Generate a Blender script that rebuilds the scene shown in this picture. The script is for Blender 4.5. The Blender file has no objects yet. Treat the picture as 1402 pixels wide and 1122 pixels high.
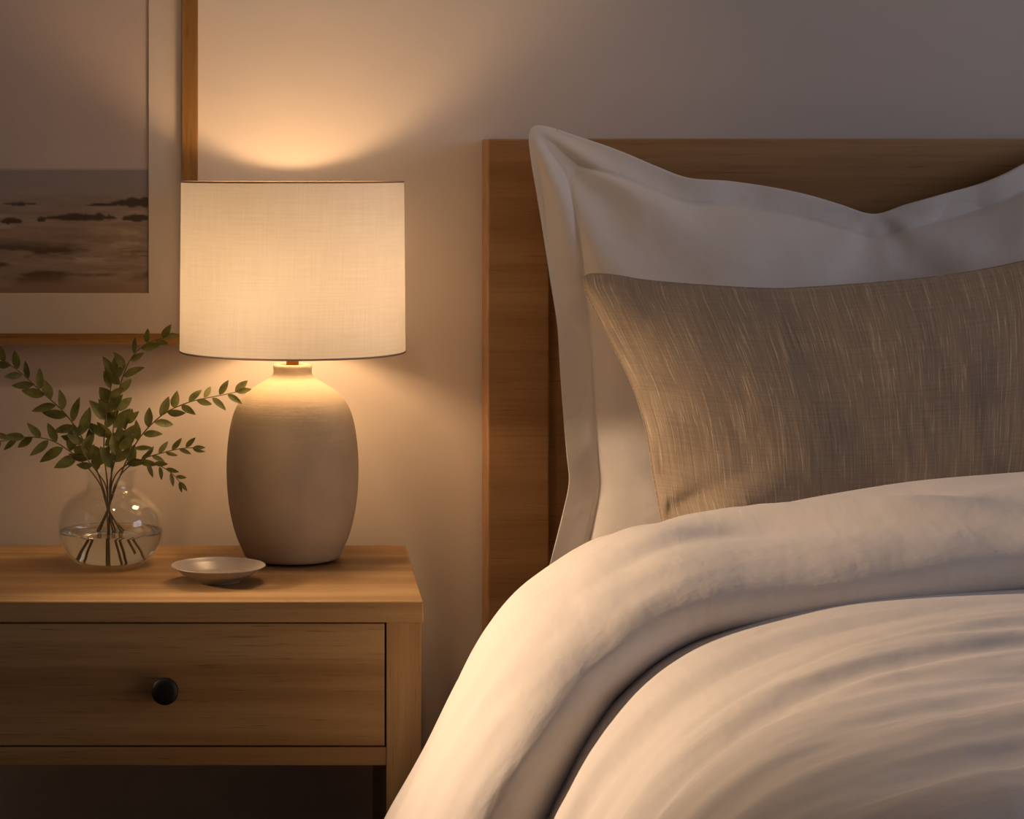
import bpy, bmesh, math, random
import numpy as np
from mathutils import Vector, Matrix

random.seed(7)
rng = np.random.default_rng(11)
C = bpy.context.scene.collection
SC = bpy.context.scene

# ---------------------------------------------------------------- camera geometry (one-point view, wall is y = 0)
F = 3200.0                      # focal length in pixels of the 1402 wide frame
VPX, VPY = 386.0, 225.0         # where the lines square to the wall meet
CAMD, CAMZ = 3.655, 1.1868      # distance to the wall, eye height


def W(px, py, d):
    """a place seen in the photo, d metres in front of the camera -> room coordinates"""
    return ((px - VPX) * d / F, d - CAMD, CAMZ - (py - VPY) * d / F)


# ---------------------------------------------------------------- noise
def _hash(ix, iy, seed):
    n = (ix.astype(np.int64) * 374761393 + iy.astype(np.int64) * 668265263 + seed * 974711) & 0x7fffffff
    n = ((n ^ (n >> 13)) * 1274126177) & 0x7fffffff
    return ((n ^ (n >> 16)) & 0xffff) / 65535.0


def vnoise(x, y, seed=0):
    x = np.asarray(x, float); y = np.asarray(y, float)
    ix, iy = np.floor(x), np.floor(y)
    fx, fy = x - ix, y - iy
    fx = fx * fx * fx * (fx * (fx * 6 - 15) + 10); fy = fy * fy * fy * (fy * (fy * 6 - 15) + 10)
    a = _hash(ix, iy, seed); b = _hash(ix + 1, iy, seed); c = _hash(ix, iy + 1, seed); d = _hash(ix + 1, iy + 1, seed)
    return ((a * (1 - fx) + b * fx) * (1 - fy) + (c * (1 - fx) + d * fx) * fy) * 2 - 1


def fbm(x, y, seed=0, octv=4, gain=0.5):
    t, a, s = 0, 1.0, 0
    for o in range(octv):
        t = t + a * vnoise(x * 2 ** o, y * 2 ** o, seed + o * 17); s += a; a *= gain
    return t / s


def sstep(a, b, x):
    t = np.clip((np.asarray(x, float) - a) / (b - a), 0, 1)
    return t * t * (3 - 2 * t)


def spline(pts, n=400):
    """smooth resample of a polyline by arc length; returns function of [0,1] -> (n,2)"""
    P = np.array(pts, float)
    Q = np.vstack([2 * P[0] - P[1], P, 2 * P[-1] - P[-2]])
    out = []
    for i in range(1, len(Q) - 2):
        p0, p1, p2, p3 = Q[i - 1], Q[i], Q[i + 1], Q[i + 2]
        t0 = 0; t1 = t0 + max(1e-9, np.linalg.norm(p1 - p0)) ** .5; t2 = t1 + np.linalg.norm(p2 - p1) ** .5
        t3 = t2 + max(1e-9, np.linalg.norm(p3 - p2)) ** .5
        for t in np.linspace(t1, t2, 24, endpoint=False):
            A1 = (t1 - t) / (t1 - t0) * p0 + (t - t0) / (t1 - t0) * p1
            A2 = (t2 - t) / (t2 - t1) * p1 + (t - t1) / (t2 - t1) * p2
            A3 = (t3 - t) / (t3 - t2) * p2 + (t - t2) / (t3 - t2) * p3
            B1 = (t2 - t) / (t2 - t0) * A1 + (t - t0) / (t2 - t0) * A2
            B2 = (t3 - t) / (t3 - t1) * A2 + (t - t1) / (t3 - t1) * A3
            out.append((t2 - t) / (t2 - t1) * B1 + (t - t1) / (t2 - t1) * B2)
    out.append(P[-1])
    R = np.array(out)
    L = np.concatenate([[0], np.cumsum(np.linalg.norm(np.diff(R, axis=0), axis=1))]); tot = L[-1]; L = L / tot

    def f(t):
        t = np.asarray(t, float)
        return np.stack([np.interp(t, L, R[:, k]) for k in range(R.shape[1])], -1)
    f.length = tot
    return f


# ---------------------------------------------------------------- objects
def tag(o, label=None, cat=None, group=None, kind=None):
    if label: o['label'] = label
    if cat: o['category'] = cat
    if group: o['group'] = group
    if kind: o['kind'] = kind
    return o


def empty(name, loc):
    o = bpy.data.objects.new(name, None)
    o.empty_display_size = 0.05
    o.location = loc
    C.objects.link(o)
    return o


def world_loc(o):
    v = Vector((0, 0, 0))
    while o is not None:
        v += Vector(o.location); o = o.parent
    return v


def build(name, verts, faces, mat, parent=None, origin=None, smooth=True, uv=None):
    """vertices are given in room coordinates"""
    org = Vector((0, 0, 0))
    if parent is not None: org = world_loc(parent)
    elif origin is not None: org = Vector(origin)
    me = bpy.data.meshes.new(name)
    V = np.array(verts, float) - np.array(org)
    me.from_pydata(V.tolist(), [], [tuple(int(i) for i in f) for f in faces])
    if uv is not None:
        ul = me.uv_layers.new(name='UVMap')
        idx = np.empty(len(me.loops), int); me.loops.foreach_get('vertex_index', idx)
        ul.data.foreach_set('uv', np.array(uv, float)[idx].astype(np.float32).ravel())
    if smooth: me.polygons.foreach_set('use_smooth', [True] * len(me.polygons))
    me.materials.append(mat)
    me.update()
    o = bpy.data.objects.new(name, me)
    C.objects.link(o)
    if parent is not None: o.parent = parent
    else: o.location = org
    return o


def box_data(x0, x1, y0, y1, z0, z1, bevel=0.0015, seg=2):
    bm = bmesh.new()
    bmesh.ops.create_cube(bm, size=1)
    for v in bm.verts:
        v.co = Vector((x0 + (v.co.x + .5) * (x1 - x0), y0 + (v.co.y + .5) * (y1 - y0), z0 + (v.co.z + .5) * (z1 - z0)))
    if bevel: bmesh.ops.bevel(bm, geom=bm.edges[:], offset=bevel, segments=seg, affect='EDGES', profile=.5)
    bm.verts.index_update()
    V = [tuple(v.co) for v in bm.verts]; Fc = [tuple(v.index for v in f.verts) for f in bm.faces]
    bm.free()
    return V, Fc


def box(name, x0, x1, y0, y1, z0, z1, mat, parent=None, bevel=0.0015, **k):
    V, Fc = box_data(min(x0, x1), max(x0, x1), min(y0, y1), max(y0, y1), min(z0, z1), max(z0, z1), bevel)
    return build(name, V, Fc, mat, parent, smooth=False, **k)


def grid_faces(n, m, wrap_u=False, wrap_v=False, off=0):
    """n rows (u) by m columns (v), vertex = u*m+v"""
    f = []
    for i in range(n if wrap_u else n - 1):
        for j in range(m if wrap_v else m - 1):
            a = i * m + j; b = ((i + 1) % n) * m + j
            c = ((i + 1) % n) * m + (j + 1) % m; d = i * m + (j + 1) % m
            f.append((off + a, off + b, off + c, off + d))
    return f


def lathe_data(profile, cx, cy, n=96, closed=False):
    """profile: list of (radius, z)"""
    V = []
    for r, z in profile:
        for k in range(n):
            a = 2 * math.pi * k / n
            V.append((cx + r * math.cos(a), cy + r * math.sin(a), z))
    m = len(profile)
    Fc = []
    for i in range(m if closed else m - 1):
        for k in range(n):
            i2 = (i + 1) % m
            Fc.append((i * n + k, i * n + (k + 1) % n, i2 * n + (k + 1) % n, i2 * n + k))
    return V, Fc


def lathe(name, profile, cx, cy, mat, parent=None, n=96, closed=False, **k):
    V, Fc = lathe_data(profile, cx, cy, n, closed)
    return build(name, V, Fc, mat, parent, **k)


def tube_data(pts, r, n=8, r_end=None, caps=True):
    P = [Vector(p) for p in pts]
    V, Fc = [], []
    up = Vector((0.13, 0.97, 0.21)).normalized()
    for i, p in enumerate(P):
        t = (P[min(i + 1, len(P) - 1)] - P[max(i - 1, 0)]).normalized()
        a = t.cross(up)
        if a.length < 1e-4: a = t.cross(Vector((1, 0, 0)))
        a.normalize(); b = t.cross(a)
        rr = r if r_end is None else r + (r_end - r) * i / (len(P) - 1)
        for k in range(n):
            q = 2 * math.pi * k / n
            V.append(tuple(p + rr * (math.cos(q) * a + math.sin(q) * b)))
    Fc = grid_faces(len(P), n, wrap_v=True)
    if caps:
        Fc.append(tuple(range(n))[::-1]); Fc.append(tuple((len(P) - 1) * n + k for k in range(n)))
    return V, Fc


def join(*parts):
    V, Fc = [], []
    for v, f in parts:
        o = len(V); V += list(v); Fc += [tuple(i + o for i in q) for q in f]
    return V, Fc


# ---------------------------------------------------------------- materials
def s2l(c):
    c = c / 255.0
    return c / 12.92 if c <= .04045 else ((c + .055) / 1.055) ** 2.4


def rgb(r, g, b): return (s2l(r), s2l(g), s2l(b), 1)


class Mat:
    def __init__(s, name):
        s.m = bpy.data.materials.new(name); s.m.use_nodes = True
        s.t = s.m.node_tree; s.n = s.t.nodes; s.n.clear()
        s.out = s.n.new('ShaderNodeOutputMaterial')

    def add(s, typ, **kw):
        n = s.n.new(typ)
        for k, v in kw.items():
            if k.startswith('i_'): n.inputs[k[2:].replace('_', ' ')].default_value = v
            else: setattr(n, k, v)
        return n

    def link(s, a, ao, b, bi): s.t.links.new(a.outputs[ao], b.inputs[bi])

    def coord(s, kind='Object', scale=(1, 1, 1), rot=(0, 0, 0)):
        tc = s.add('ShaderNodeTexCoord'); mp = s.add('ShaderNodeMapping')
        mp.inputs['Scale'].default_value = scale; mp.inputs['Rotation'].default_value = rot
        s.link(tc, kind, mp, 'Vector'); return mp

    def noise(s, co, scale, detail=4, rough=.55, dist=0):
        n = s.add('ShaderNodeTexNoise')
        n.inputs['Scale'].default_value = scale; n.inputs['Detail'].default_value = detail
        n.inputs['Roughness'].default_value = rough; n.inputs['Distortion'].default_value = dist
        s.link(co, 0, n, 'Vector'); return n

    def ramp(s, src, out, stops):
        r = s.add('ShaderNodeValToRGB')
        e = r.color_ramp.elements
        while len(e) < len(stops): e.new(.5)
        for el, (p, c) in zip(e, stops): el.position = p; el.color = c
        s.link(src, out, r, 'Fac'); return r

    def mix(s, fac, a, b, blend='MIX'):
        m = s.add('ShaderNodeMix', data_type='RGBA', blend_type=blend)
        for idx, v in ((0, fac), (6, a), (7, b)):
            if isinstance(v, tuple) and len(v) == 2 and not isinstance(v[0], (int, float)): s.t.links.new(v[0].outputs[v[1]], m.inputs[idx])
            else: m.inputs[idx].default_value = v
        return m

    def bump(s, src, out, strength, dist=.002, prev=None):
        b = s.add('ShaderNodeBump'); b.inputs['Strength'].default_value = strength; b.inputs['Distance'].default_value = dist
        s.link(src, out, b, 'Height')
        if prev: s.link(prev, 'Normal', b, 'Normal')
        return b

    def principled(s, color=None, rough=.6, spec=.3, bump=None, **kw):
        p = s.add('ShaderNodeBsdfPrincipled')
        p.inputs['Roughness'].default_value = rough; p.inputs['Specular IOR Level'].default_value = spec
        if isinstance(color, tuple) and len(color) == 4: p.inputs['Base Color'].default_value = color
        elif color is not None: s.t.links.new(color[0].outputs[color[1]], p.inputs['Base Color'])
        if bump: s.link(bump, 'Normal', p, 'Normal')
        for k, v in kw.items(): p.inputs[k].default_value = v
        s.link(p, 0, s.out, 'Surface')
        return p


def oak(name, axis, light=(174, 142, 98), dark=(155, 121, 79), rough=.5):
    M = Mat(name)
    mk = lambda a, b: {'X': (a, b, b), 'Y': (b, a, b), 'Z': (b, b, a)}[axis]
    co = M.coord('Object', mk(1.1, 20)); n1 = M.noise(co, 1.0, 4, .55, .5)       # broad figure
    co2 = M.coord('Object', mk(5, 190)); n2 = M.noise(co2, 1.0, 3, .6, .2)       # fine fibre
    co3 = M.coord('Object', mk(14, 330)); n3 = M.noise(co3, 1.0, 2, .5, 0)       # short dark pores
    r1 = M.ramp(n1, 'Fac', [(.28, rgb(*[c - 14 for c in dark])), (.45, rgb(*dark)), (.62, rgb(*light)), (.8, rgb(*[min(255, c + 8) for c in light]))])
    r2 = M.ramp(n2, 'Fac', [(.3, (.84, .82, .80, 1)), (.55, (1, 1, 1, 1)), (.8, (1.0, 1.0, 1.0, 1))])
    r3 = M.ramp(n3, 'Fac', [(.27, (.62, .56, .50, 1)), (.36, (1, 1, 1, 1))])
    mx = M.mix(.8, (r1, 'Color'), (r2, 'Color'), 'MULTIPLY')
    m2 = M.mix(.8, (mx, 2), (r3, 'Color'), 'MULTIPLY')
    b = M.bump(n2, 'Fac', .18, .001)
    M.principled((m2, 2), rough, .35, b)
    return M.m


def cotton(name, col, wr=.6):
    M = Mat(name)
    co = M.coord('UV', (8, 8, 8)); n1 = M.noise(co, 1.0, 4, .5, 0)
    co2 = M.coord('UV', (900, 900, 900)); n2 = M.noise(co2, 1, 2)
    co3 = M.coord('UV', (38, 12, 12), (0, 0, .5)); n3 = M.noise(co3, 1.0, 3, .5, .2)
    b1 = M.bump(n1, 'Fac', wr, .012)
    b3 = M.bump(n3, 'Fac', wr * .7, .003, b1)
    b2 = M.bump(n2, 'Fac', .12, .0006, b3)
    r = M.ramp(n2, 'Fac', [(.3, tuple(.94 * c for c in col[:3]) + (1,)), (.7, col)])
    M.principled((r, 'Color'), .85, .12, b2, **{'Sheen Weight': .15, 'Sheen Roughness': .5})
    return M.m


def linen(name):
    M = Mat(name)
    co = M.coord('UV', (520, 8, 1)); n1 = M.noise(co, 1.0, 3, .6, .3)      # long slubs running up the cushion
    co2 = M.coord('UV', (14, 420, 1)); n2 = M.noise(co2, 1.0, 2, .5)       # weft
    co3 = M.coord('UV', (560, 17, 1)); n3 = M.noise(co3, 1.0, 2, .5, .5)   # single thick threads
    r1 = M.ramp(n1, 'Fac', [(.3, rgb(146, 128, 110)), (.55, rgb(160, 143, 124)), (.75, rgb(174, 158, 139))])
    r3 = M.ramp(n3, 'Fac', [(.57, (0, 0, 0, 1)), (.70, (1, 1, 1, 1))])
    mx = M.mix((r3, 'Color'), (r1, 'Color'), rgb(192, 176, 153))
    r2 = M.ramp(n2, 'Fac', [(.3, (.84, .83, .82, 1)), (.65, (1, 1, 1, 1))])
    m2 = M.mix(.8, (mx, 2), (r2, 'Color'), 'MULTIPLY')
    b1 = M.bump(n1, 'Fac', .35, .0015)
    b2 = M.bump(n2, 'Fac', .35, .001, b1)
    b3 = M.bump(r3, 'Color', .45, .0012, b2)
    M.principled((m2, 2), .95, .05, b3, **{'Sheen Weight': .12})
    return M.m


def plaster(name, col, amt=.15):
    M = Mat(name)
    co = M.coord('Object'); n = M.noise(co, 3, 4); n2 = M.noise(co, 160, 3)
    r = M.ramp(n, 'Fac', [(.3, tuple(.97 * c for c in col[:3]) + (1,)), (.7, col)])
    b = M.bump(n2, 'Fac', amt, .001)
    M.principled((r, 'Color'), .9, .1, b)
    return M.m


def simple(name, col, rough=.5, spec=.4, metal=0.0, nz=60, amt=.1):
    M = Mat(name)
    co = M.coord('Object'); n = M.noise(co, nz, 3)
    r = M.ramp(n, 'Fac', [(.3, tuple(.9 * c for c in col[:3]) + (1,)), (.7, col)])
    b = M.bump(n, 'Fac', amt, .001)
    M.principled((r, 'Color'), rough, spec, b, Metallic=metal)
    return M.m


def ceramic(name):
    M = Mat(name)
    co = M.coord('Object', (2, 2, 90)); n1 = M.noise(co, 1.0, 3, .6, .3)    # throwing rings
    co2 = M.coord('Object'); n2 = M.noise(co2, 130, 4)
    n3 = M.noise(co2, 9, 3)
    r = M.ramp(n3, 'Fac', [(.3, rgb(184, 166, 138)), (.7, rgb(200, 182, 154))])
    b1 = M.bump(n1, 'Fac', .28, .002)
    b2 = M.bump(n2, 'Fac', .3, .0012, b1)
    M.principled((r, 'Color'), .85, .2, b2)
    return M.m


def shade_fabric(name):
    M = Mat(name)
    co = M.coord('UV', (420, 12, 1)); n1 = M.noise(co, 1.0, 3, .5)
    co2 = M.coord('UV', (12, 420, 1)); n2 = M.noise(co2, 1.0, 3, .5)
    co3 = M.coord('UV', (9, 9, 9)); n3 = M.noise(co3, 1.0, 3)
    r1 = M.ramp(n1, 'Fac', [(.3, (.93, .925, .92, 1)), (.7, (1, 1, 1, 1))])
    r2 = M.ramp(n2, 'Fac', [(.3, (.93, .925, .92, 1)), (.7, (1, 1, 1, 1))])
    r3 = M.ramp(n3, 'Fac', [(.3, (.95, .94, .92, 1)), (.7, (1, 1, 1, 1))])
    m1 = M.mix(1.0, (r1, 'Color'), (r2, 'Color'), 'MULTIPLY'); m2 = M.mix(1.0, (m1, 2), (r3, 'Color'), 'MULTIPLY')
    tcol = M.mix(1.0, (m2, 2), SHADE_T, 'MULTIPLY'); dcol = M.mix(1.0, (m2, 2), SHADE_D, 'MULTIPLY')
    d = M.add('ShaderNodeBsdfDiffuse'); t = M.add('ShaderNodeBsdfTranslucent'); a = M.add('ShaderNodeAddShader')
    M.link(dcol, 2, d, 'Color'); M.link(tcol, 2, t, 'Color')
    M.link(d, 0, a, 0); M.link(t, 0, a, 1); M.link(a, 0, M.out, 'Surface')
    return M.m


def thin_glass(name, tint):
    M = Mat(name)
    lw = M.add('ShaderNodeLayerWeight'); lw.inputs['Blend'].default_value = .5
    pw = M.add('ShaderNodeMath', operation='POWER'); pw.inputs[1].default_value = 4.0; M.link(lw, 'Facing', pw, 0)
    fr = M.add('ShaderNodeMath', operation='MULTIPLY_ADD'); fr.inputs[1].default_value = .75; fr.inputs[2].default_value = .035
    M.link(pw, 0, fr, 0)
    tr = M.add('ShaderNodeBsdfTransparent'); tr.inputs['Color'].default_value = tint
    gl = M.add('ShaderNodeBsdfGlossy'); gl.inputs['Roughness'].default_value = .02
    gl.inputs['Color'].default_value = (1, 1, 1, 1)
    mx = M.add('ShaderNodeMixShader')
    M.link(fr, 0, mx, 0); M.link(tr, 0, mx, 1); M.link(gl, 0, mx, 2); M.link(mx, 0, M.out, 'Surface')
    return M.m


def water_mat(name):
    M = Mat(name)
    g = M.add('ShaderNodeBsdfGlass'); g.inputs['IOR'].default_value = 1.33; g.inputs['Roughness'].default_value = 0.0
    g.inputs['Color'].default_value = (.97, .98, .96, 1)
    M.link(g, 0, M.out, 'Surface')
    return M.m


def leaf_mat(name, c0, c1):
    M = Mat(name)
    co = M.coord('Object'); n = M.noise(co, 45, 3)
    r = M.ramp(n, 'Fac', [(.3, c0), (.7, c1)])
    d = M.add('ShaderNodeBsdfPrincipled'); d.inputs['Roughness'].default_value = .55; d.inputs['Specular IOR Level'].default_value = .3
    t = M.add('ShaderNodeBsdfTranslucent'); mx = M.add('ShaderNodeMixShader'); mx.inputs[0].default_value = .42
    M.link(r, 'Color', d, 'Base Color'); M.link(r, 'Color', t, 'Color')
    M.link(d, 0, mx, 1); M.link(t, 0, mx, 2); M.link(mx, 0, M.out, 'Surface')
    return M.m


def emitter(name, col, s):
    M = Mat(name)
    e = M.add('ShaderNodeEmission'); e.inputs['Color'].default_value = col; e.inputs['Strength'].default_value = s
    M.link(e, 0, M.out, 'Surface')
    return M.m


def vcol_mat(name):
    M = Mat(name)
    a = M.add('ShaderNodeVertexColor'); a.layer_name = 'ink'
    M.principled((a, 'Color'), .8, .15)
    return M.m


# ---------------------------------------------------------------- light levels
LAMP_COL = (1.0, .606, .298, 1)
LAMP_STR = 56.0
SHADE_T = (.195, .192, .186, 1)
SHADE_D = (.42, .41, .39, 1)
WORLD_COL = (.80, .86, 1.0)
WORLD_STR = .03
COOL_FILL_W = 25.0
SPOT_W = 160.0
WALL_SPOT_W = 22.0

m_wall = plaster('wall paint', rgb(221, 211, 201))
m_ceil = plaster('ceiling paint', rgb(225, 220, 212))
m_oak_x = oak('oak along x', 'X')
m_oak_z = oak('oak along z', 'Z')
m_oak_y = oak('oak along y', 'Y')
m_oak_hx = oak('headboard oak along x', 'X', (176, 137, 94), (164, 125, 83))
m_oak_hz = oak('headboard oak along z', 'Z', (176, 137, 94), (164, 125, 83))
m_floor = oak('floor oak', 'X', (120, 86, 58), (92, 62, 40))
m_white = cotton('white cotton', rgb(228, 222, 216), .35)
m_duvet = cotton('duvet cotton', rgb(226, 219, 214), .45)
m_linen = linen('beige linen')
m_matt = cotton('mattress ticking', rgb(220, 214, 204), .2)
m_ceramic = ceramic('sand ceramic')
m_dish = simple('glazed stoneware', rgb(168, 156, 143), .32, .5, nz=25, amt=.03)
m_shade = shade_fabric('lamp shade linen')
m_wire = simple('shade rim tape', rgb(150, 132, 116), .6, .3)
m_brass = simple('brass', rgb(214, 140, 72), .5, .5, .15)
m_bulb = emitter('bulb glow', LAMP_COL, LAMP_STR)
m_glass = thin_glass('clear glass', (.975, .98, .97, 1))
m_water = water_mat('water')
m_knob = simple('black knob', rgb(22, 19, 18), .5, .3)
m_mat = plaster('mat board', rgb(206, 194, 182), .08)
m_print = vcol_mat('printed paper')
m_frame = oak('picture frame oak', 'Z', (172, 130, 74), (142, 103, 53))
m_frame_x = oak('picture frame oak cross', 'X', (172, 130, 74), (142, 103, 53))
m_leaf = leaf_mat('leaf green', rgb(92, 98, 52), rgb(138, 140, 78))
m_stem = simple('stem brown green', rgb(124, 104, 62), .7, .2)
m_gap = simple('cabinet inside', rgb(96, 70, 48), .8, .1)

# ---------------------------------------------------------------- room
XL, XR, YF, ZC = -1.9, 3.4, -5.2, 2.6


def struct(name, *b, mat):
    o = box(name, *b, mat, bevel=0)
    o['kind'] = 'structure'
    return o


struct('wall_back', XL - .1, XR + .1, 0, .1, 0, ZC, mat=m_wall)
struct('wall_left', XL - .1, XL, YF, 0, 0, ZC, mat=m_wall)
WY0, WY1, WZ0, WZ1 = -2.9, -1.1, 1.15, 2.4  # opening added in the unseen right wall to let the cool fill in
V, Fc = join(box_data(XR, XR + .1, YF, WY0, 0, ZC, 0), box_data(XR, XR + .1, WY1, 0, 0, ZC, 0), box_data(XR, XR + .1, WY0, WY1, 0, WZ0, 0), box_data(XR, XR + .1, WY0, WY1, WZ1, ZC, 0))
build('wall_right', V, Fc, m_wall, origin=(XR, 0, 0), smooth=False)['kind'] = 'structure'
V, Fc = join(box_data(XR + .02, XR + .07, WY0, WY0 + .05, WZ0, WZ1, 0), box_data(XR + .02, XR + .07, WY1 - .05, WY1, WZ0, WZ1, 0), box_data(XR + .02, XR + .07, WY0 + .05, WY1 - .05, WZ0, WZ0 + .05, 0),
             box_data(XR + .02, XR + .07, WY0 + .05, WY1 - .05, WZ1 - .05, WZ1, 0), box_data(XR + .025, XR + .065, (WY0 + WY1) / 2 - .02, (WY0 + WY1) / 2 + .02, WZ0 + .05, WZ1 - .05, 0))
build('added_window_1', V, Fc, m_ceil, origin=(XR, WY0, WZ0), smooth=False)['kind'] = 'structure'  # unseen window frame, added to go with the cool fill light
struct('floor', XL - .1, XR + .1, YF, .1, -.1, 0, mat=m_floor)
struct('ceiling', XL - .1, XR + .1, YF, .1, ZC, ZC + .1, mat=m_ceil)

# ---------------------------------------------------------------- nightstand
D1, D2 = 3.135, 3.597
k1 = D1 / F
yF, yB = D1 - CAMD, D2 - CAMD
TOPZ = .60
NX1 = (580 - VPX) * k1
NX0 = (226.5 - (580 - 226.5) - VPX) * k1
zz = lambda py: CAMZ - (py - VPY) * k1
xx = lambda px: (px - VPX) * k1
ns = empty('nightstand', ((NX0 + NX1) / 2, (yF + yB) / 2, 0))
tag(ns, 'light oak nightstand with one drawer and open shelf below, left of the bed', 'nightstand')
TH = TOPZ - zz(853)
box('top', NX0, NX1, yF, yB, TOPZ - TH, TOPZ, m_oak_x, ns, .0018)
INS = .003
sx1 = NX1 - INS; sx0 = NX0 + INS; SW = sx1 - xx(529)
zt = TOPZ - TH
box('side_panel', sx1 - SW, sx1, yF + .004, yB, 0, zt, m_oak_z, ns, .0012)
box('side_panel', sx0, sx0 + SW, yF + .004, yB, 0, zt, m_oak_z, ns, .0012)
ix0, ix1 = sx0 + SW, sx1 - SW
box('back_panel', ix0, ix1, yB - .012, yB - .002, zz(1050), zt, m_gap, ns, 0)
zr1, zr0 = zz(1025), zz(1050)
box('divider_shelf', ix0, ix1, yF + .005, yB - .013, zr0, zr1, m_oak_x, ns, .001)
box('lower_shelf', ix0, ix1, yF + .005, yB - .013, .06, .085, m_oak_x, ns, .001)
g = .0022
dz1, dz0 = zt - g, zr1 + g
V, Fc = join(box_data(ix0 + g, ix1 - g, yF + .005, yF + .025, dz0, dz1, .001),
             box_data(ix0 + .02, ix1 - .02, yF + .0255, yB - .03, dz0 + .012, dz1 - .02, 0))
dr = build('drawer', V, Fc, m_oak_x, ns, smooth=False)
kx, kz = xx(226.5), zz(944)
kr = 18.5 * k1
prof = [(0.0001, 0), (kr * .45, 0), (kr * .42, .006), (kr * .5, .010), (kr * .9, .0125), (kr, .016), (kr, .0205), (kr * .93, .0232), (kr * .6, .0245), (.0001, .0248)]
V, Fc = lathe_data(prof, 0, 0, 40)
V = [(kx + x, yF + .005 - z, kz + y) for x, y, z in V]
build('knob', V, [f[::-1] for f in Fc], m_knob, dr)['label'] = 'round black knob'

# ---------------------------------------------------------------- table lamp
LD = 3.465
kl = LD / F
lx, ly = (400.5 - VPX) * kl, LD - CAMD
lamp = empty('table_lamp', (lx, ly, TOPZ))
tag(lamp, 'lit table lamp with rounded sand ceramic base and white drum shade', 'lamp')
zl = lambda py: CAMZ - (py - VPY) * kl
base_z = TOPZ
pr = [(767, 0), (768.2, 58), (766.5, 63), (762, 66.5), (752, 71), (740, 76), (722, 81.5), (700, 86), (675, 89), (650, 90.3), (625, 90), (600, 87.8), (580, 84.5), (565, 80.3),
      (552, 74), (541, 65.5), (532, 55), (525, 44), (520, 35), (516, 29.5), (512, 26.8), (507, 26), (503, 26.6), (500.5, 26.2), (499, 24.5), (499, 20), (502, 17.5), (512, 17)]
P = spline([(r * kl, 0 * r + (zl(p))) for p, r in pr[1:]], 400)(np.linspace(0, 1, 130))
zoff = base_z - P[:, 1].min() + .003
prof = [(0.0003, base_z + .006)] + [(float(max(r, .0003)), float(z + zoff * (1 - sstep(.6, .75, z)))) for r, z in P]
prof = [(r, max(z, base_z + .003)) for r, z in prof]
lathe('lamp_base', prof, lx, ly, m_ceramic, lamp, 128)
lathe('foot_pad', [(.0005, base_z + .0005), (.054, base_z + .0005), (.056, base_z + .004), (.0005, base_z + .0045)], lx, ly, m_knob, lamp, 64)
zb, ztp = zl(480.5), zl(249)
NK = zl(499)
lathe('stem', [(.0004, NK - .012), (.0092, NK - .012), (.0092, zb + .03), (.014, zb + .031), (.014, zb + .068), (.0004, zb + .069)], lx, ly, m_brass, lamp, 32)['label'] = 'brass stem and socket'
# shade: a real drum of cloth, slightly wider at the bottom
rt, rb_ = 152.6 * kl, 154.5 * kl
n, m = 160, 30
V, uv = [], []
for j in range(m):
    t = j / (m - 1)
    r = rb_ + (rt - rb_) * t
    for k in range(n + 1):
        a = 2 * math.pi * k / n
        V.append((lx + r * math.cos(a), ly + r * math.sin(a), zb + (ztp - zb) * t)); uv.append((a * r, (ztp - zb) * t))
sh = build('lamp_shade', V, grid_faces(m, n + 1), m_shade, lamp, uv=uv)
def ring(r, z, rad, nn=128):
    V = []
    for k in range(nn):
        a = 2 * math.pi * k / nn
        for q in range(8):
            b = 2 * math.pi * q / 8
            V.append((lx + (r + rad * math.cos(b)) * math.cos(a), ly + (r + rad * math.cos(b)) * math.sin(a), z + rad * 1.4 * math.sin(b)))
    return V, grid_faces(nn, 8, True, True)
V, Fc = ring(rb_, zb, .001); build('bottom_rim', V, Fc, m_wire, sh)
V, Fc = ring(rt, ztp, .0008); build('top_rim', V, Fc, m_wire, sh)
# fitter: ring round the socket and three spokes up to the bottom of the shade
sp = []
for k in range(3):
    a = 2 * math.pi * k / 3 + .5
    sp.append(tube_data([(lx + .013 * math.cos(a), ly + .013 * math.sin(a), zb + .034), (lx + .09 * math.cos(a), ly + .09 * math.sin(a), zb + .03),
                         (lx + (rb_ - .001) * math.cos(a), ly + (rb_ - .001) * math.sin(a), zb + .003)], .0013, 6))
V, Fc = join(*sp); build('spider_fitter', V, Fc, m_wire, sh)
# bulb
BZ = zb + .103
bp = [(.0006, BZ - .046), (.011, BZ - .045), (.014, BZ - .036), (.027, BZ - .026), (.040, BZ - .012), (.046, BZ + .006), (.042, BZ + .024), (.030, BZ + .038), (.013, BZ + .042), (.0006, BZ + .044)]
lathe('bulb', bp, lx, ly, m_bulb, lamp, 20)['label'] = 'glowing warm bulb'

# ---------------------------------------------------------------- dish
DD = 2.952 / 2.85 * 3.135
dc = W(299, 797, CAMZ and (CAMZ - TOPZ) * F / (797 - 225))
dd = dc[1] + CAMD
kd = dd / F
R = 65.3 * kd; H = .0235
pts = [(.0003, .003), (.36, .003), (.40, .0005), (.45, .0005), (.47, .003), (.62, .0078), (.80, .0150), (.93, .0208), (1.0, H), (.985, H + .0008), (.965, H), (.88, .0185), (.76, .0125), (.6, .0085), (.35, .0072), (.0003, .007)]
P = spline([(max(a, .0003) * (R if a > .001 else 1), b) for a, b in pts])(np.linspace(0, 1, 90))
lathe('dish', [(float(max(r, .0003)), float(TOPZ + max(z, .0004))) for r, z in P], dc[0], dc[1], m_dish, None, 96, origin=(dc[0], dc[1], TOPZ))
tag(bpy.data.objects['dish'], 'small shallow beige ceramic dish on the nightstand in front of the lamp', 'dish')

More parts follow.
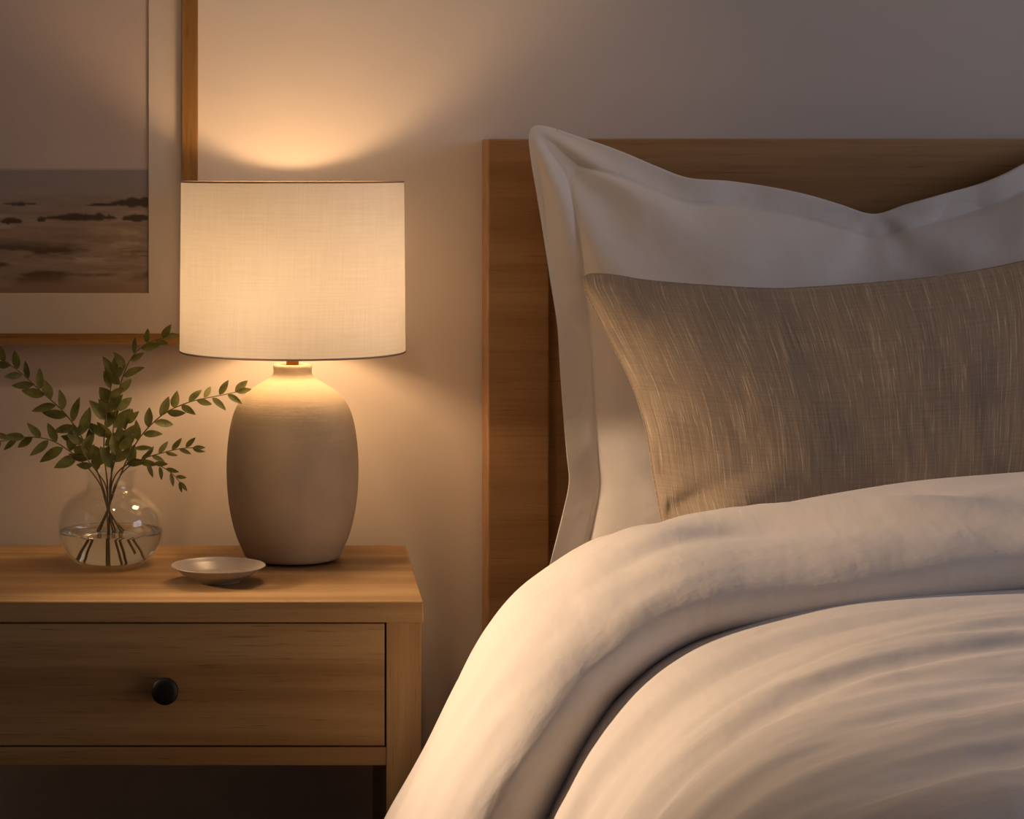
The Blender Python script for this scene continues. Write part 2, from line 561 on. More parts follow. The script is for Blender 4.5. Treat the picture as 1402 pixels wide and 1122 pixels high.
# ---------------------------------------------------------------- vase with water
VD = (CAMZ - TOPZ) * F / (772 - 225)
kv = VD / F
vx, vy = (152 - VPX) * kv, VD - CAMD
zv = lambda py: TOPZ + (776.5 - py) * kv
op = [(772.5, 0), (774.5, 30), (776, 40), (774, 47), (768, 55), (757, 64.5), (742, 71), (727, 73.3), (712, 71.5), (699, 66), (690, 58.5), (683, 49), (678, 41), (674, 36), (669, 33.8), (660, 33.4), (652, 34.6), (648.5, 36)]
PO = spline([(r * kv, zv(p)) for p, r in op])(np.linspace(0, 1, 90))
TW = .0022
PI_ = []
for i in range(len(PO)):
    a = PO[max(i - 1, 0)]; b = PO[min(i + 1, len(PO) - 1)]
    t = (b - a) / np.linalg.norm(b - a); nrm = np.array([-t[1], t[0]])
    PI_.append(PO[i] + nrm * TW)
PI_ = np.array(PI_)
keep = PI_[:, 0] > .0003
inner = [(float(r), float(z)) for r, z in PI_[keep]]
outer = [(float(max(r, .0003)), float(max(z, TOPZ + .0004))) for r, z in PO]
rim = [((outer[-1][0] + inner[-1][0]) / 2, outer[-1][1] + .0011)]
vase = lathe('vase', outer + rim + inner[::-1], vx, vy, m_glass, None, 96, origin=(vx, vy, TOPZ))
tag(vase, 'round clear glass vase with short neck, half filled with water, left on the nightstand', 'vase')
WL = zv(731)
wp = [(float(max(r - .0006, .0003)), float(z + .0006)) for r, z in inner if z + .0006 < WL - .0008]
rw = np.interp(WL, [z for r, z in inner if z < zv(715)], [r for r, z in inner if z < zv(715)]) - .0006
wp = [(.0003, wp[0][1])] + wp + [(float(rw), WL), (float(rw - .003), WL - .0004), (.0003, WL - .0004)]
lathe('water', wp, vx, vy, m_water, vase, 96)['label'] = 'clear water'


# ---------------------------------------------------------------- sprigs
def leaf_mesh(base, direc, normal, L, wd, curl, fold):
    """pointed elliptic leaf with a midrib fold and a bend along its length"""
    d = direc.normalized(); nn = (normal - d * normal.dot(d)).normalized(); s = d.cross(nn)
    V, rows = [], 8
    for i in range(rows):
        t = i / (rows - 1)
        w = wd * .5 * (math.sin(math.pi * min(1, t ** .85 * .985 + .015)) ** .8) * (1 - .15 * t) + .0003
        c = base + d * (L * t) - nn * (curl * L * t * t)
        for q in (-1, -.5, 0, .5, 1):
            V.append(tuple(c + s * (w * q) + nn * (fold * w * abs(q))))
    return V, grid_faces(rows, 5)


RIMZ = max(z for r, z in outer) + .0011


def sprig(name, label, path, below, y0, n_leaf, L0, start=.30, wid=.44, droop=0.0, seed=0, ydir=0.0):
    """path: photo pixels from the neck to the tip; below: where the stem stands in the water"""
    R_ = random.Random(seed)
    pts = []
    for (px, py, dy) in below: pts.append(Vector((vx + (px - 152) * kv, vy + dy, zv(py))))
    nb = len(pts)
    for i, (px, py) in enumerate(path):
        t = i / (len(path) - 1)
        d = VD + y0 + ydir * t
        pts.append(Vector((vx + (px - 152) * kv, vy + y0 * min(1, t * 2 + .3) + ydir * t, zv(py))))
    S = spline([tuple(p) for p in pts])
    N = 46
    P = [Vector(p) for p in S(np.linspace(0, 1, N))]
    root = empty(name, P[0])
    tag(root, label, 'sprig', 'green sprigs in the vase')
    V, Fc = tube_data(P, .0015, 7, .0006)
    build('stem', V, Fc, m_stem, root)
    total = S.length
    # length fraction at which the leafy part starts
    parts = []
    for i in range(n_leaf):
        t = start + (1 - start) * (i / (n_leaf - 1)) ** .95 * .985
        p = Vector(S(t)); tan = (Vector(S(min(1, t + .01))) - Vector(S(max(0, t - .01)))).normalized()
        side = 1 if i % 2 else -1
        perp = tan.cross(Vector((0, 1, 0))).normalized()
        yaw = R_.uniform(-.75, .75)
        tt = (t - start) / (1 - start)
        out = (perp * side * math.cos(yaw) + Vector((0, 1, 0)) * math.sin(yaw))
        ang = math.radians(R_.uniform(36, 66) - 14 * tt)
        d = tan * math.cos(ang) + out * math.sin(ang) + Vector((0, 0, -droop))
        nrm = (Vector((R_.uniform(-.5, .5), -1 + R_.uniform(-.3, .5), R_.uniform(-.3, .8))))
        if abs(nrm.normalized().dot(d.normalized())) > .9: nrm = Vector((0, -.3, 1))
        size = 1.38 * L0 * (1 - .38 * tt ** 1.6) * R_.uniform(.82, 1.12)
        pet = p + d.normalized() * .002
        lm = leaf_mesh(pet, d, nrm, size, size * wid * R_.uniform(.85, 1.1), R_.uniform(-.05, .22), R_.uniform(.1, .4))
        if min(q[2] for q in lm[0]) < RIMZ + .0015 and min(math.hypot(q[0] - vx, q[1] - vy) for q in lm[0]) < .055: continue
        parts.append(lm)
    tan = (Vector(S(1)) - Vector(S(.97))).normalized()
    parts.append(leaf_mesh(Vector(S(1)), tan, Vector((.2, -1, .4)), L0 * .85, L0 * .85 * wid, .1, .2))
    V, Fc = join(*parts)
    build('leaves', V, Fc, m_leaf, root)
    return root


X0 = (148, 702, 0)
sprig('leafy_sprig', 'green sprig reaching to the upper left, its tip below the picture frame', [(140, 668), (118, 612), (92, 572), (58, 540), (22, 508), (-12, 488)],
      [(178, 752, -.004), (160, 722, -.002), (150, 704, 0)], -.012, 21, .030, .36, seed=1)
sprig('leafy_sprig', 'green sprig bending to the left with hanging leaves near its tip', [(138, 668), (118, 640), (94, 618), (70, 605), (40, 601), (2, 607)],
      [(194, 766, .004), (168, 730, .002), (150, 708, 0)], -.020, 16, .029, .38, droop=.25, seed=2)
sprig('leafy_sprig', 'upright green sprig in the middle of the vase with broad leaves', [(147, 668), (142, 622), (144, 582), (150, 545), (155, 515)],
      [(148, 768, -.004), (148, 730, -.002), (147, 704, 0)], .006, 12, .029, .50, wid=.46, seed=3)
sprig('leafy_sprig', 'tallest green sprig curving up to the right under the picture frame', [(152, 668), (153, 620), (157, 570), (168, 520), (182, 492), (204, 474), (224, 468)],
      [(120, 768, .003), (138, 728, .001), (149, 700, 0)], .012, 16, .026, .46, wid=.46, seed=4)
sprig('leafy_sprig', 'long green sprig reaching right to the lamp base', [(160, 668), (176, 630), (196, 598), (226, 570), (262, 554), (300, 546), (324, 541)],
      [(106, 769, -.003), (128, 740, -.002), (146, 706, 0)], -.006, 20, .026, .36, wid=.42, seed=5)
sprig('leafy_sprig', 'short green sprig leaning right with small narrow leaves', [(158, 668), (172, 648), (196, 634), (222, 626), (248, 620), (264, 619)],
      [(112, 767, .006), (134, 730, .003), (148, 704, 0)], .010, 15, .021, .40, wid=.36, seed=6)
sprig('leafy_sprig', 'lowest green sprig arching down to the right beside the vase neck', [(154, 666), (164, 648), (180, 637), (198, 635), (218, 640), (236, 651), (247, 663)],
      [(166, 767, -.006), (156, 736, -.004), (150, 706, 0)], -.016, 15, .020, .42, wid=.36, droop=.15, seed=7)
sprig('leafy_sprig', 'short bushy green sprig in the centre just above the vase rim', [(151, 668), (158, 636), (168, 606), (176, 582)],
      [(150, 768, .008), (149, 730, .005), (150, 704, .002)], -.022, 11, .026, .50, wid=.48, seed=8)
sprig('leafy_sprig', 'short dark green sprig over the left side of the vase rim', [(145, 668), (132, 644), (116, 622), (108, 600)],
      [(170, 768, .009), (157, 730, .005), (149, 704, .002)], -.028, 11, .025, .50, wid=.46, seed=9)

# ---------------------------------------------------------------- framed print
FD = 3.632
kf = FD / F
fx = lambda px: (px - VPX) * kf
fz = lambda py: CAMZ - (py - VPY) * kf
yw = -.003
FXR, FXL, FZB, FZT = fx(270.5), fx(-420), fz(472), fz(-330)
fr = empty('framed_print', ((FXL + FXR) / 2, yw, FZB))
tag(fr, 'oak framed seascape print with wide pale mat, hanging above the nightstand', 'picture')
fw = 21 * kf
yf = FD - CAMD - .006
def mitre(ax0, az0, ax1, az1, bx0, bz0, bx1, bz1):
    """outer edge a, inner edge b, extruded from the wall to the front"""
    V = [(ax0, yw, az0), (ax1, yw, az1), (bx1, yw, bz1), (bx0, yw, bz0), (ax0, yf, az0), (ax1, yf, az1), (bx1, yf, bz1), (bx0, yf, bz0)]
    return V, [(0, 1, 2, 3), (7, 6, 5, 4), (0, 4, 5, 1), (1, 5, 6, 2), (2, 6, 7, 3), (3, 7, 4, 0)]
iL, iR, iB, iT = FXL + fw, FXR - fw, FZB + 15 * kf, FZT - fw
for nm, args, mt in (('frame_side', (FXR, FZB, FXR, FZT, iR, iB, iR, iT), m_frame), ('frame_side', (FXL, FZT, FXL, FZB, iL, iT, iL, iB), m_frame),
                     ('frame_bottom', (FXL, FZB, FXR, FZB, iL, iB, iR, iB), m_frame_x), ('frame_top', (FXR, FZT, FXL, FZT, iR, iT, iL, iT), m_frame_x)):
    V, Fc = mitre(*args)
    build(nm, V, Fc, mt, fr, smooth=False)
pL, pR, pB, pT = fx(-353), fx(203.5), fz(403), fz(-262)
ym, yp = yf + .0105, yf + .0135
e = .0012
mo = [(iL, ym, iB), (iR, ym, iB), (iR, ym, iT), (iL, ym, iT)]
mi = [(pL, ym, pB), (pR, ym, pB), (pR, ym, pT), (pL, ym, pT)]
mb = [(pL + e, yp, pB + e), (pR - e, yp, pB + e), (pR - e, yp, pT - e), (pL + e, yp, pT - e)]
V = mo + mi + mb
Fc = [(i, (i + 1) % 4, 4 + (i + 1) % 4, 4 + i) for i in range(4)] + [(4 + i, 4 + (i + 1) % 4, 8 + (i + 1) % 4, 8 + i) for i in range(4)]
build('mat', V, Fc, m_mat, fr, smooth=False)['label'] = 'pale mat board'
# the picture itself: hazy sky, grey sea with low rocks, dark wet shore
gx = np.linspace(-356, 206, 300); gy = np.linspace(406, -265, 340)
PX, PY = np.meshgrid(gx, gy, indexing='xy')
def mixc(a, b, t): return a * (1 - t[..., None]) + b * t[..., None]
lin = lambda r, g_, b: np.array([s2l(r), s2l(g_), s2l(b)])
sky = mixc(lin(186, 172, 162), lin(170, 156, 148), sstep(-250, 230, PY)) * (1 + .04 * fbm(PX / 160, PY / 60, 3)[..., None])
sea_t = sstep(233, 330, PY)
sea = mixc(lin(132, 122, 118), lin(138, 122, 110), sea_t)
rip = fbm(PX / 46, PY / 5.5, 21, 4)
sea = sea * (1 + (.30 * rip * sstep(238, 300, PY))[..., None])
foam = sstep(.18, .5, fbm(PX / 60, PY / 8, 5, 4)) * sstep(285, 312, PY) * (1 - sstep(350, 372, PY))
sea = mixc(sea, lin(178, 160, 144), .55 * foam)
dk = sstep(-.02, .42, fbm(PX / 80 + .3, PY / 13, 33, 5)) * sstep(318, 345, PY) * (1 - .8 * sstep(380, 398, PY))
sea = mixc(sea, lin(70, 56, 48), .85 * dk)
sand = sstep(372, 402, PY + 8 * fbm(PX / 50, PY / 20, 8))
sea = mixc(sea, lin(128, 106, 88), .8 * sand)
rk = np.zeros_like(PX)
for (cx_, cy_, w_, h_, sd) in ((190, 279, 42, 8, 1), (140, 281, 26, 3, 2), (112, 299, 52, 7, 3), (188, 300, 24, 6, 4), (14, 304, 17, 6, 5), (56, 302, 7, 5, 6), (25, 280, 24, 3, 7), (-60, 296, 40, 7, 8), (-150, 282, 60, 6, 9), (-250, 300, 60, 9, 10)):
    u = (PX - cx_) / w_; v = (PY - cy_) / h_
    prof_ = 1 - u * u + .5 * fbm(PX / 9, PY / 40, 50 + sd, 3)
    up_ = sstep(-.25, .15, prof_ - np.maximum(-v, 0) * 1.1 - np.maximum(v, 0) * 2.0)
    rk = np.maximum(rk, up_ * (np.abs(u) < 1.3))
sea = mixc(sea, lin(62, 50, 44), .9 * rk)
img = mixc(sky, sea, sstep(230.5, 233.5, PY))
img = np.clip(1.2 * img * (1 + .03 * vnoise(PX / 1.7, PY / 1.7, 77)[..., None]), 0.01, 1)
Vp = np.stack([fx(PX), np.full_like(PX, yp + .0006), fz(PY)], -1).reshape(-1, 3)
pr_ = build('print', Vp, [f[::-1] for f in grid_faces(len(gy), len(gx))], m_print, fr, smooth=False)
ca = pr_.data.color_attributes.new('ink', 'FLOAT_COLOR', 'POINT')
ca.data.foreach_set('color', np.concatenate([img.reshape(-1, 3), np.ones((img.shape[0] * img.shape[1], 1))], 1).astype(np.float32).ravel())
pr_['label'] = 'muted seascape print with rocks'
bk = box('backing_board', iL - .004, iR + .004, yp + .002, yw, iB - .004, iT + .004, m_gap, fr, 0)

# ---------------------------------------------------------------- bed
HD0, HD1 = 3.54, 3.645
yh0, yh1 = HD0 - CAMD, HD1 - CAMD
kh = HD0 / F
HX0 = (668 - VPX) * kh; HZ = CAMZ - (190 - VPY) * kh
BW = 1.66
HX1 = HX0 + BW
bed = empty('bed', ((HX0 + HX1) / 2, -1.2, 0))
tag(bed, 'oak bed with a plain framed headboard behind the pillows', 'bed')
st = 84 * kh
hb = box('headboard', HX0 + st, HX1 - st, yh0 + .020, yh1 - .02, .25, HZ - .12, m_oak_hx, bed, 0)
box('headboard_stile', HX0, HX0 + st, yh0, yh1, 0, HZ - .0002, m_oak_hx, hb, .0025)
box('headboard_stile', HX1 - st, HX1, yh0, yh1, 0, HZ - .0002, m_oak_hx, hb, .0025)
box('headboard_rail', HX0 + st + .0004, HX1 - st - .0004, yh0, yh1, HZ - .14, HZ, m_oak_hx, hb, .002)
box('side_rail', HX0 + .09, HX0 + .12, -2.0, yh0 - .001, .16, .34, m_oak_y, bed, .002)
box('side_rail', HX1 - .12, HX1 - .09, -2.0, yh0 - .001, .16, .34, m_oak_y, bed, .002)
box('foot_rail', HX0 + .09, HX1 - .09, -2.04, -2.001, .16, .34, m_oak_x, bed, .002)
box('slat_base', HX0 + .121, HX1 - .121, -2.0, yh0 - .002, .28, .30, m_oak_y, bed, 0)
for a in (HX0 + .09, HX1 - .15): box('leg', a, a + .06, -2.04, -1.98, 0, .159, m_oak_z, bed, .002)
V, Fc = box_data(HX0 + .16, HX1 - .13, -1.99, yh0 - .014, .302, .505, .04, 4)
mt = build('mattress', V, Fc, m_matt, origin=((HX0 + HX1) / 2, -1.1, .302), smooth=False)
tag(mt, 'mattress on the oak bed under the white duvet', 'mattress')


# ---------------------------------------------------------------- pillows
def coons(T, B, L, R, s, t):
    """outline curves in photo pixels; L, R run from bottom to top, T, B from left to right"""
    fT, fB, fL, fR = spline(T), spline(B), spline(L), spline(R)
    S, Tt = np.meshgrid(s, t, indexing='ij')
    a = fB(S) * (1 - Tt)[..., None] + fT(S) * Tt[..., None]
    b = fL(Tt) * (1 - S)[..., None] + fR(Tt) * S[..., None]
    p00, p10, p01, p11 = np.array(B[0], float), np.array(B[-1], float), np.array(T[0], float), np.array(T[-1], float)
    c = ((1 - S) * (1 - Tt))[..., None] * p00 + (S * (1 - Tt))[..., None] * p10 + ((1 - S) * Tt)[..., None] * p01 + (S * Tt)[..., None] * p11
    return a + b - c, S, Tt


def pillow(name, T, B, L, R, dfun, front, back, mat, ns_, nt, edge=.004, uvs=(1, 1)):
    s = np.linspace(0, 1, ns_); t = np.linspace(0, 1, nt)
    s = .5 - .5 * np.cos(np.pi * s) * (.35 + .65 * np.abs(np.cos(np.pi * s)) ** 0) ; s = (s - s.min()) / (s.max() - s.min())
    P, S, Tt = coons(T, B, L, R, s, t)
    d = dfun(S, Tt)
    X = (P[..., 0] - VPX) * d / F; Z = CAMZ - (P[..., 1] - VPY) * d / F; Y = d - CAMD
    f = front(S, Tt, P); b = back(S, Tt)
    Vf = np.stack([X, Y - edge / 2 - f, Z], -1).reshape(-1, 3); Vb = np.stack([X, Y + edge / 2 + b, Z], -1).reshape(-1, 3)
    uv = np.stack([S * uvs[0], Tt * uvs[1]], -1).reshape(-1, 2)
    n = ns_ * nt
    Fc = [q for q in grid_faces(ns_, nt)] + [q[::-1] for q in grid_faces(ns_, nt, off=n)]
    bd = [i * nt for i in range(ns_)] + [(ns_ - 1) * nt + j for j in range(1, nt)] + [i * nt + nt - 1 for i in range(ns_ - 2, -1, -1)] + [j for j in range(nt - 2, 0, -1)]
    for a, c in zip(bd, bd[1:] + bd[:1]): Fc.append((a, a + n, c + n, c))
    V = np.vstack([Vf, Vb])
    cen = V.mean(0); org = (cen[0], cen[1], V[:, 2].min())
    o = build(name, V, Fc, mat, origin=org, uv=np.vstack([uv, uv]))
    bm = bmesh.new(); bm.from_mesh(o.data); bmesh.ops.recalc_face_normals(bm, faces=bm.faces); bm.to_mesh(o.data); bm.free()
    return o, Vf.reshape(ns_, nt, 3), s, t


def prof(x, w, p=2.0, q=.62):
    """0 at the seam, 1 at distance w from it"""
    y = np.clip(x / w, 0, 1)
    return (1 - (1 - y) ** p) ** q


# white sham with a flat flange, chopped in the middle
T = [(727, 176), (733, 172), (748, 173), (790, 186), (850, 207), (900, 228), (940, 243), (1000, 248), (1060, 257), (1110, 268), (1150, 280), (1197, 293),
     (1240, 280), (1290, 266), (1340, 252), (1375, 238), (1402, 224), (1470, 198), (1560, 180), (1640, 172), (1667, 176)]
L = [(735, 868), (745, 805), (757, 757), (770, 705), (779, 660), (776, 625), (773, 590), (768, 520), (764, 450), (754, 385), (744, 320), (735, 262), (727, 215), (724, 190), (727, 176)]
R = [(2394 - a, b) for a, b in L]
B = [(735, 868), (900, 876), (1197, 874), (1494, 876), (1659, 868)]
FS, FT = .052, .058


def sham_front(S, Tt, P):
    a = np.minimum(S, 1 - S) - FS; b = np.minimum(Tt, 1 - Tt) - FT
    inside = np.minimum(a, b)
    h = .088 * prof(np.maximum(a, 0), .26, 2, .6) * prof(np.maximum(b, 0), .34, 2, .6)
    h = h * (1 - .30 * np.exp(-((S - .508) / .085) ** 2) * sstep(.35, 1, Tt))
    px, py = P[..., 0], P[..., 1]
    # soft folds fanning out of the upper left corner, and gathers below the chop
    ang = np.arctan2(py - 165, px - 722); rad = np.hypot(px - 722, py - 165)
    fade = sstep(15, 90, rad) * (1 - sstep(210, 420, rad))
    h = h + .012 * fade * np.cos((ang - 1.17) * 9.5) * (np.abs(ang - 1.1) < .75) * sstep(.0, .3, .75 - np.abs(ang - 1.1))
    a2 = np.arctan2(py - 285, px - 1197); r2 = np.hypot(px - 1197, py - 285)
    h = h + .003 * np.cos((a2 - 1.57) * 7 + .6) * sstep(8, 60, r2) * (1 - sstep(120, 260, r2))
    h = h + .008 * fbm(px / 150, py / 210, 4, 3) * sstep(0, .06, inside) + .003 * fbm(px / 70 + .3 * py / 70, py / 60, 9, 3)
    # stitched line round the flange, flange slightly wavy
    h = h - .0028 * np.exp(-(inside / .0035) ** 2)
    h = h + (1 - sstep(-.01, .01, inside)) * .006 * vnoise(px / 60 + 3, py / 80, 14)
    return h


def sham_back(S, Tt):
    a = np.maximum(np.minimum(S, 1 - S) - FS, 0); b = np.maximum(np.minimum(Tt, 1 - Tt) - FT, 0)
    return .045 * prof(a, .3) * prof(b, .36)


sham, *_ = pillow('white_pillow', T, B, L, R, lambda S, Tt: 3.345 + .140 * Tt - .02 * np.sin(np.pi * Tt) * 0 + .006 * np.sin(S * 17 + 1) * (1 - sstep(0, .12, np.minimum(np.minimum(S, 1 - S), np.minimum(Tt, 1 - Tt)))),
                  sham_front, sham_back, m_white, 240, 200, uvs=(1.0, .75))
tag(sham, 'large white flanged pillow leaning on the oak headboard', 'pillow')

# linen cushion in front
T = [(799, 381), (806, 377), (822, 376), (845, 378), (880, 384), (960, 391), (1060, 396), (1110, 394), (1170, 390), (1240, 384), (1300, 377), (1360, 367), (1402, 358), (1500, 340), (1600, 330), (1690, 328)]
L = [(917, 768), (908, 728), (902, 690), (895, 650), (889, 610), (883, 580), (868, 533), (849, 492), (828, 450), (812, 418), (802, 398), (799, 381)]
R = [(1590, 768), (1600, 700), (1614, 620), (1640, 500), (1672, 400), (1690, 328)]
B = [(917, 768), (1100, 772), (1400, 770), (1590, 768)]


def lin_front(S, Tt, P):
    a = np.minimum(S, 1 - S); b = np.minimum(Tt, 1 - Tt)
    h = .085 * prof(a, .30, 2, .62) * prof(b, .42, 2, .58)
    px, py = P[..., 0], P[..., 1]
    # creases near the lower left corner and along the left seam
    c = (py - 700) + .62 * (px - 905)
    near = (1 - sstep(.0, .28, S)) * (1 - sstep(.15, .5, Tt)) * sstep(.0, .02, S)
    h = h - .010 * near * np.exp(-((c - 0) / 16.0) ** 2) + .007 * near * np.exp(-((c - 38) / 26.0) ** 2) - .006 * near * np.exp(-((c + 62) / 22.) ** 2)
    h = h + .0035 * np.sin(py / 13.0 + 2 * vnoise(px / 50, py / 50, 2)) * (1 - sstep(.01, .09, S)) * sstep(0, .012, S)
    h = h + .024 * np.exp(-((px - 985) / 62.0) ** 2 - ((py - 700 + .35 * (px - 985)) / 42.0) ** 2)
    sk = px - .22 * (py - 400)
    h = h + .0024 * fbm(sk / 60, py / 300, 6, 3) * sstep(0, .1, np.minimum(a, b)) + .006 * fbm(px / 180, py / 150, 16, 2) * sstep(0, .1, np.minimum(a, b))
    return h


cush, Vf, s_, t_ = pillow('linen_cushion', T, B, L, R, lambda S, Tt: 3.180 + .110 * Tt, lin_front, lambda S, Tt: .040 * prof(np.minimum(S, 1 - S), .3) * prof(np.minimum(Tt, 1 - Tt), .4), m_linen, 260, 170, uvs=(.78, .40))
tag(cush, 'beige slubby linen lumbar cushion leaning on the white pillow', 'cushion')
# seam cord along the left and top edge
pts = [tuple(Vf[0, j]) for j in range(0, Vf.shape[1], 2)] + [tuple(Vf[i, -1]) for i in range(1, Vf.shape[0], 2)]
pts = [(x, y + .002, z) for x, y, z in pts]
V, Fc = tube_data(pts, .0016, 6)
build('seam', V, Fc, m_linen, cush, uv=[(i * .0007, .2) for i in range(len(V))])

# ---------------------------------------------------------------- duvet
# folded-back top of the duvet: a thick soft roll crossing the bed and hanging over its left side
DF = 3.02
kk = DF / F
sil = [(525, 1122), (560, 1066), (600, 995), (640, 930), (680, 875), (720, 830), (760, 797), (800, 767), (850, 738), (904, 719), (1023, 702), (1149, 680), (1275, 661), (1402, 650)]
top = [((a - VPX) * kk, CAMZ - (b - VPY) * kk) for a, b in sil]
top = [(.070, .20), (.098, .28)] + top + [(1.2, .797), (1.45, .797), (1.70, .785), (1.90, .74), (2.02, .62), (2.10, .46), (2.14, .28)]
top = top[::-1]                                   # from the right hem over the bed to the left hem
fT = spline(top)
NU, NV = 330, 128
u = np.linspace(0, 1, NU)
Pc = fT(u)
tg = np.gradient(Pc, axis=0); tg /= np.linalg.norm(tg, axis=1)[:, None]
nr = np.stack([tg[:, 1], -tg[:, 0]], 1)
nr[nr[:, 1] < -.3] *= -1
arc = u * fT.length
th = np.linspace(0, 2 * np.pi, NV, endpoint=False)
A, TH_ = np.meshgrid(arc, th, indexing='ij')
cs, sn = np.cos(TH_), np.sin(TH_)
hang = sstep(.66, .42, Pc[:, 1])[:, None]      # 0 on the bed, 1 low on the side
hh = .070 + .0 * A - .022 * hang
aa = .205 + .03 * vnoise(A * 3, TH_ * 0, 5)
sp_ = lambda c, p: np.sign(c) * np.abs(c) ** p
over = sstep(.40, .52, Pc[:, 0])[:, None] * (1 - hang)
depth = np.where(cs > 0, aa - .105 * hang - .115 * over, aa + .055) * sp_(cs, .85) - .05 * hang
lift = np.where(sn > 0, hh * sp_(sn, .9), (.062 + .05 * hang) * sp_(sn, .8)) - hh
# wrinkles: long soft folds along the roll, and drawn-in gathers on the near face
facing = sstep(-.3, .6, sn)
calm = 1 - .72 * sstep(.42, .60, Pc[:, 0])[:, None]
w = (.013 * fbm(A * 1.8, depth * 11 + 2.2 * A, 31, 2) + .003 * fbm(A * 3, depth * 28 + 3 * A, 35, 2)) * facing * calm
w += .002 * fbm(A * 7 + depth * 4, depth * 7, 41, 2) * sstep(.1, .8, -cs) * sstep(-.6, .1, sn)
# ridge line on the top of the fold
xA = Pc[:, 0][:, None] + 0 * TH_
rl = depth + .03 + .42 * (xA - .58)
w += .016 * np.exp(-(rl / .03) ** 2) * sstep(.45, .65, xA) * (1 - sstep(.76, .92, xA)) * sstep(.1, .5, sn)
w -= .008 * np.exp(-((rl + .07) / .04) ** 2) * sstep(.45, .65, xA) * (1 - sstep(.80, .98, xA)) * sstep(.1, .5, sn)
drape = sstep(.74, .68, Pc[:, 1])[:, None] * sstep(.36, .46, Pc[:, 1])[:, None]
w += .0085 * fbm(A * 8 - depth * 9, depth * 10 + A * 1.5, 91, 2) * drape * sstep(-.2, .3, sn) * sstep(.10, -.10, depth)
off = lift + w * np.maximum(sn, .25)
Xv = Pc[:, 0][:, None] + nr[:, 0][:, None] * off
Zv = Pc[:, 1][:, None] + nr[:, 1][:, None] * off
Yv = (DF - CAMD) + depth + w * np.minimum(cs, 0) * .8
Vr = np.stack([Xv, Yv, Zv], -1).reshape(-1, 3)
uvr = np.stack([A, TH_ * .16], -1).reshape(-1, 2)
Fr = [q[::-1] for q in grid_faces(NU, NV, wrap_v=True)] + [tuple(range(NV)), tuple((NU - 1) * NV + k for k in range(NV))[::-1]]

# body of the duvet in front of it
DC = 2.74
kc = DC / F
ln = [(746, 1122), (771, 1073), (803, 1022), (847, 972), (897, 928), (960, 890), (1054, 856), (1180, 827), (1402, 810)]
tp = [((a - VPX) * kc, CAMZ - (b - VPY) * kc) for a, b in ln]
tp = [(.262, .20), (.285, .30)] + tp + [(1.1, .693), (1.4, .690), (1.70, .678), (1.88, .64), (1.98, .54), (2.03, .40), (2.06, .20)]
tp = tp[::-1]
fC = spline(tp)
NU2, NV2 = 330, 260
u2 = np.linspace(0, 1, NU2)
P2 = fC(u2)
tg2 = np.gradient(P2, axis=0); tg2 /= np.linalg.norm(tg2, axis=1)[:, None]
n2_ = np.stack([tg2[:, 1], -tg2[:, 0]], 1); n2_[n2_[:, 1] < -.3] *= -1
dv = np.linspace(3.265, 1.42, NV2)
A2, DV = np.meshgrid(u2 * fC.length, dv, indexing='ij')
edge = np.clip((DV - 2.70) / .23, 0, 1)
drop = -.045 * (1 - np.sqrt(np.maximum(1 - edge ** 2, 0))) - .012 * sstep(2.66, 2.2, DV) * 0
foot = np.clip((1.75 - DV) / .33, 0, 1)
wv = .020 * fbm(A2 * 1.3 + 4, DV * 6.0 + .8 * A2, 61, 3) + .012 * fbm(A2 * 2.0, DV * 13 + 1.5 * A2, 71, 2) + .0028 * fbm(A2 * 6 + DV * 5, DV * 40, 81, 3)
wv = wv * (1 - .75 * sstep(2.60, 2.80, DV))
wv = wv - .004 - .006 * sstep(2.70, 2.45, DV)
o2 = drop + wv
X2 = P2[:, 0][:, None] + n2_[:, 0][:, None] * o2 - .02 * sstep(2.7, 1.9, DV) * (n2_[:, 0][:, None] < -.2)
Z2 = P2[:, 1][:, None] + n2_[:, 1][:, None] * o2
Z2 = np.maximum(Z2 - .30 * foot ** 2.4 * sstep(.25, .55, Z2), .12)
Y2 = DV - CAMD
Vt = np.stack([X2, Y2 + 0 * X2, Z2], -1).reshape(-1, 3)
inn = .035
Vbt = np.stack([X2 - n2_[:, 0][:, None] * inn, Y2 + 0 * X2, Z2 - n2_[:, 1][:, None] * inn], -1).reshape(-1, 3)
uv2 = np.stack([A2, DV], -1).reshape(-1, 2)
nq = NU2 * NV2
Fd = grid_faces(NU2, NV2) + [q[::-1] for q in grid_faces(NU2, NV2, off=nq)]
bd = [i * NV2 for i in range(NU2)] + [(NU2 - 1) * NV2 + j for j in range(1, NV2)] + [i * NV2 + NV2 - 1 for i in range(NU2 - 2, -1, -1)] + [j for j in range(NV2 - 2, 0, -1)]
for a, c in zip(bd, bd[1:] + bd[:1]): Fd.append((a, a + nq, c + nq, c))
duv = build('duvet', np.vstack([Vt, Vbt]), Fd, m_duvet, origin=(1.1, -1.3, .535), uv=np.vstack([uv2, uv2]))
tag(duv, 'puffy white duvet spread over the bed with its top folded back', 'duvet')
fo = build('folded_top', Vr, Fr, m_duvet, duv, uv=uvr)
for o in (duv, fo):
    bm = bmesh.new(); bm.from_mesh(o.data); bmesh.ops.recalc_face_normals(bm, faces=bm.faces); bm.to_mesh(o.data); bm.free()

# ---------------------------------------------------------------- sky, added fill lights, camera, settings
wd = bpy.data.worlds.new('dusk'); SC.world = wd; wd.use_nodes = True
bg = wd.node_tree.nodes['Background']
bg.inputs['Color'].default_value = (*WORLD_COL, 1); bg.inputs['Strength'].default_value = WORLD_STR

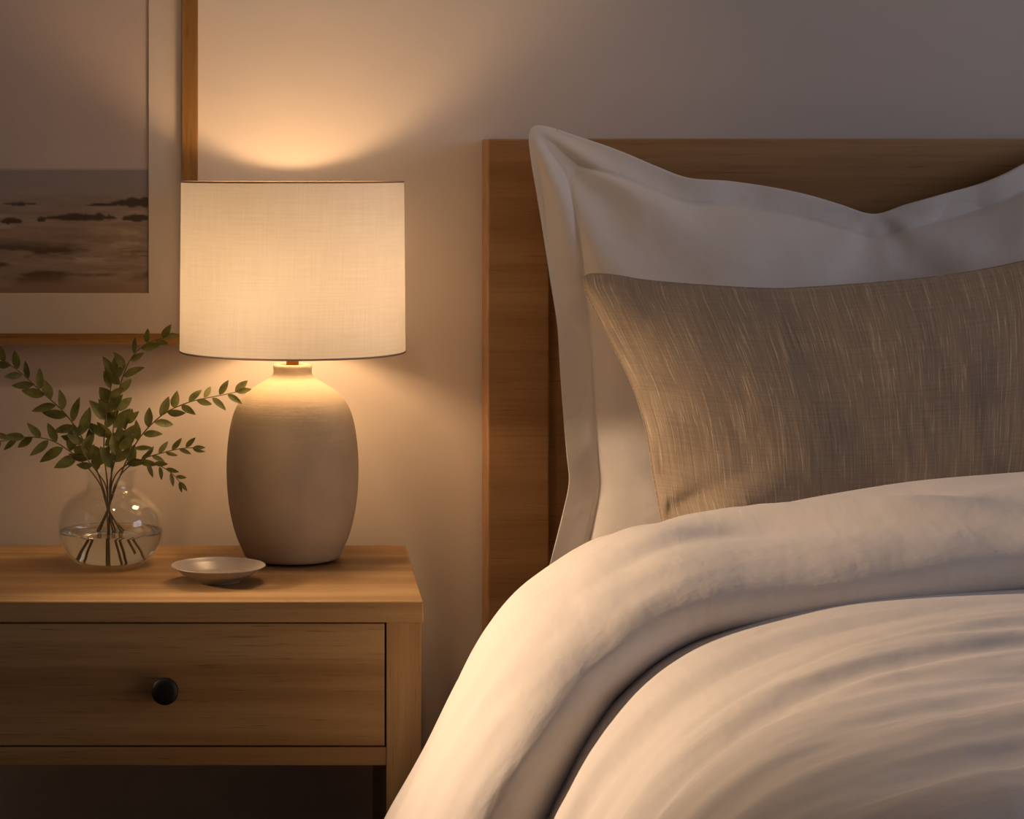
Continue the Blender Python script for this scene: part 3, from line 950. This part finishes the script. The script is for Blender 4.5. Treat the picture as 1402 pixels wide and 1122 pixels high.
la = bpy.data.lights.new('added_cool_fill', 'AREA'); la.shape = 'RECTANGLE'; la.size = WY1 - WY0; la.size_y = WZ1 - WZ0  # cool fill panel added outside the right wall opening
la.color = (.78, .81, 1.0); la.energy = COOL_FILL_W
lo = bpy.data.objects.new('added_cool_fill', la); C.objects.link(lo)
lo.location = (XR + .16, (WY0 + WY1) / 2, (WZ0 + WZ1) / 2); lo.rotation_euler = (0, math.pi / 2, 0)
lo.rotation_euler = Vector((-1, 0, 0)).to_track_quat('-Z', 'Y').to_euler()
# warm spot without a lamp body, added at the left to brighten the bed
ls = bpy.data.lights.new('added_bed_spot', 'SPOT'); ls.color = (1.0, .70, .45); ls.energy = SPOT_W
ls.spot_size = math.radians(46.5); ls.spot_blend = .85; ls.shadow_soft_size = .05
lr = bpy.data.objects.new('added_bed_spot', ls); C.objects.link(lr)
lr.location = (-1.15, -.47, 1.12)
lr.rotation_euler = (Vector((.72, -.90, .65)) - Vector(lr.location)).to_track_quat('-Z', 'Y').to_euler()
# unseen warm spot added up high to brighten the wall round the table lamp
ld = bpy.data.lights.new('added_wall_spot', 'SPOT'); ld.color = (1.0, .66, .38); ld.energy = WALL_SPOT_W
ld.spot_size = math.radians(62); ld.spot_blend = 1.0; ld.shadow_soft_size = .06
dl = bpy.data.objects.new('added_wall_spot', ld); C.objects.link(dl); dl.location = (-.05, -.75, ZC - .02)
dl.rotation_euler = (Vector((.02, 0, 1.15)) - Vector(dl.location)).to_track_quat('-Z', 'Y').to_euler()

cam = bpy.data.cameras.new('camera')
co = bpy.data.objects.new('camera', cam); C.objects.link(co)
co.location = (0, -CAMD, CAMZ); co.rotation_euler = (math.pi / 2, 0, 0)
cam.sensor_width = 36; cam.lens = 36 * F / 1402
cam.shift_x = (701 - VPX) / 1402; cam.shift_y = (VPY - 561) / 1402
cam.clip_start = .05; cam.clip_end = 30
SC.camera = co

SC.view_settings.view_transform = 'Standard'
try: SC.view_settings.look = 'None'
except Exception: pass
SC.view_settings.exposure = 0; SC.view_settings.gamma = 1; SC.view_settings.use_curve_mapping = False
SC.cycles.use_denoising = True
SC.cycles.max_bounces = 14; SC.cycles.diffuse_bounces = 6; SC.cycles.transmission_bounces = 12; SC.cycles.transparent_max_bounces = 16
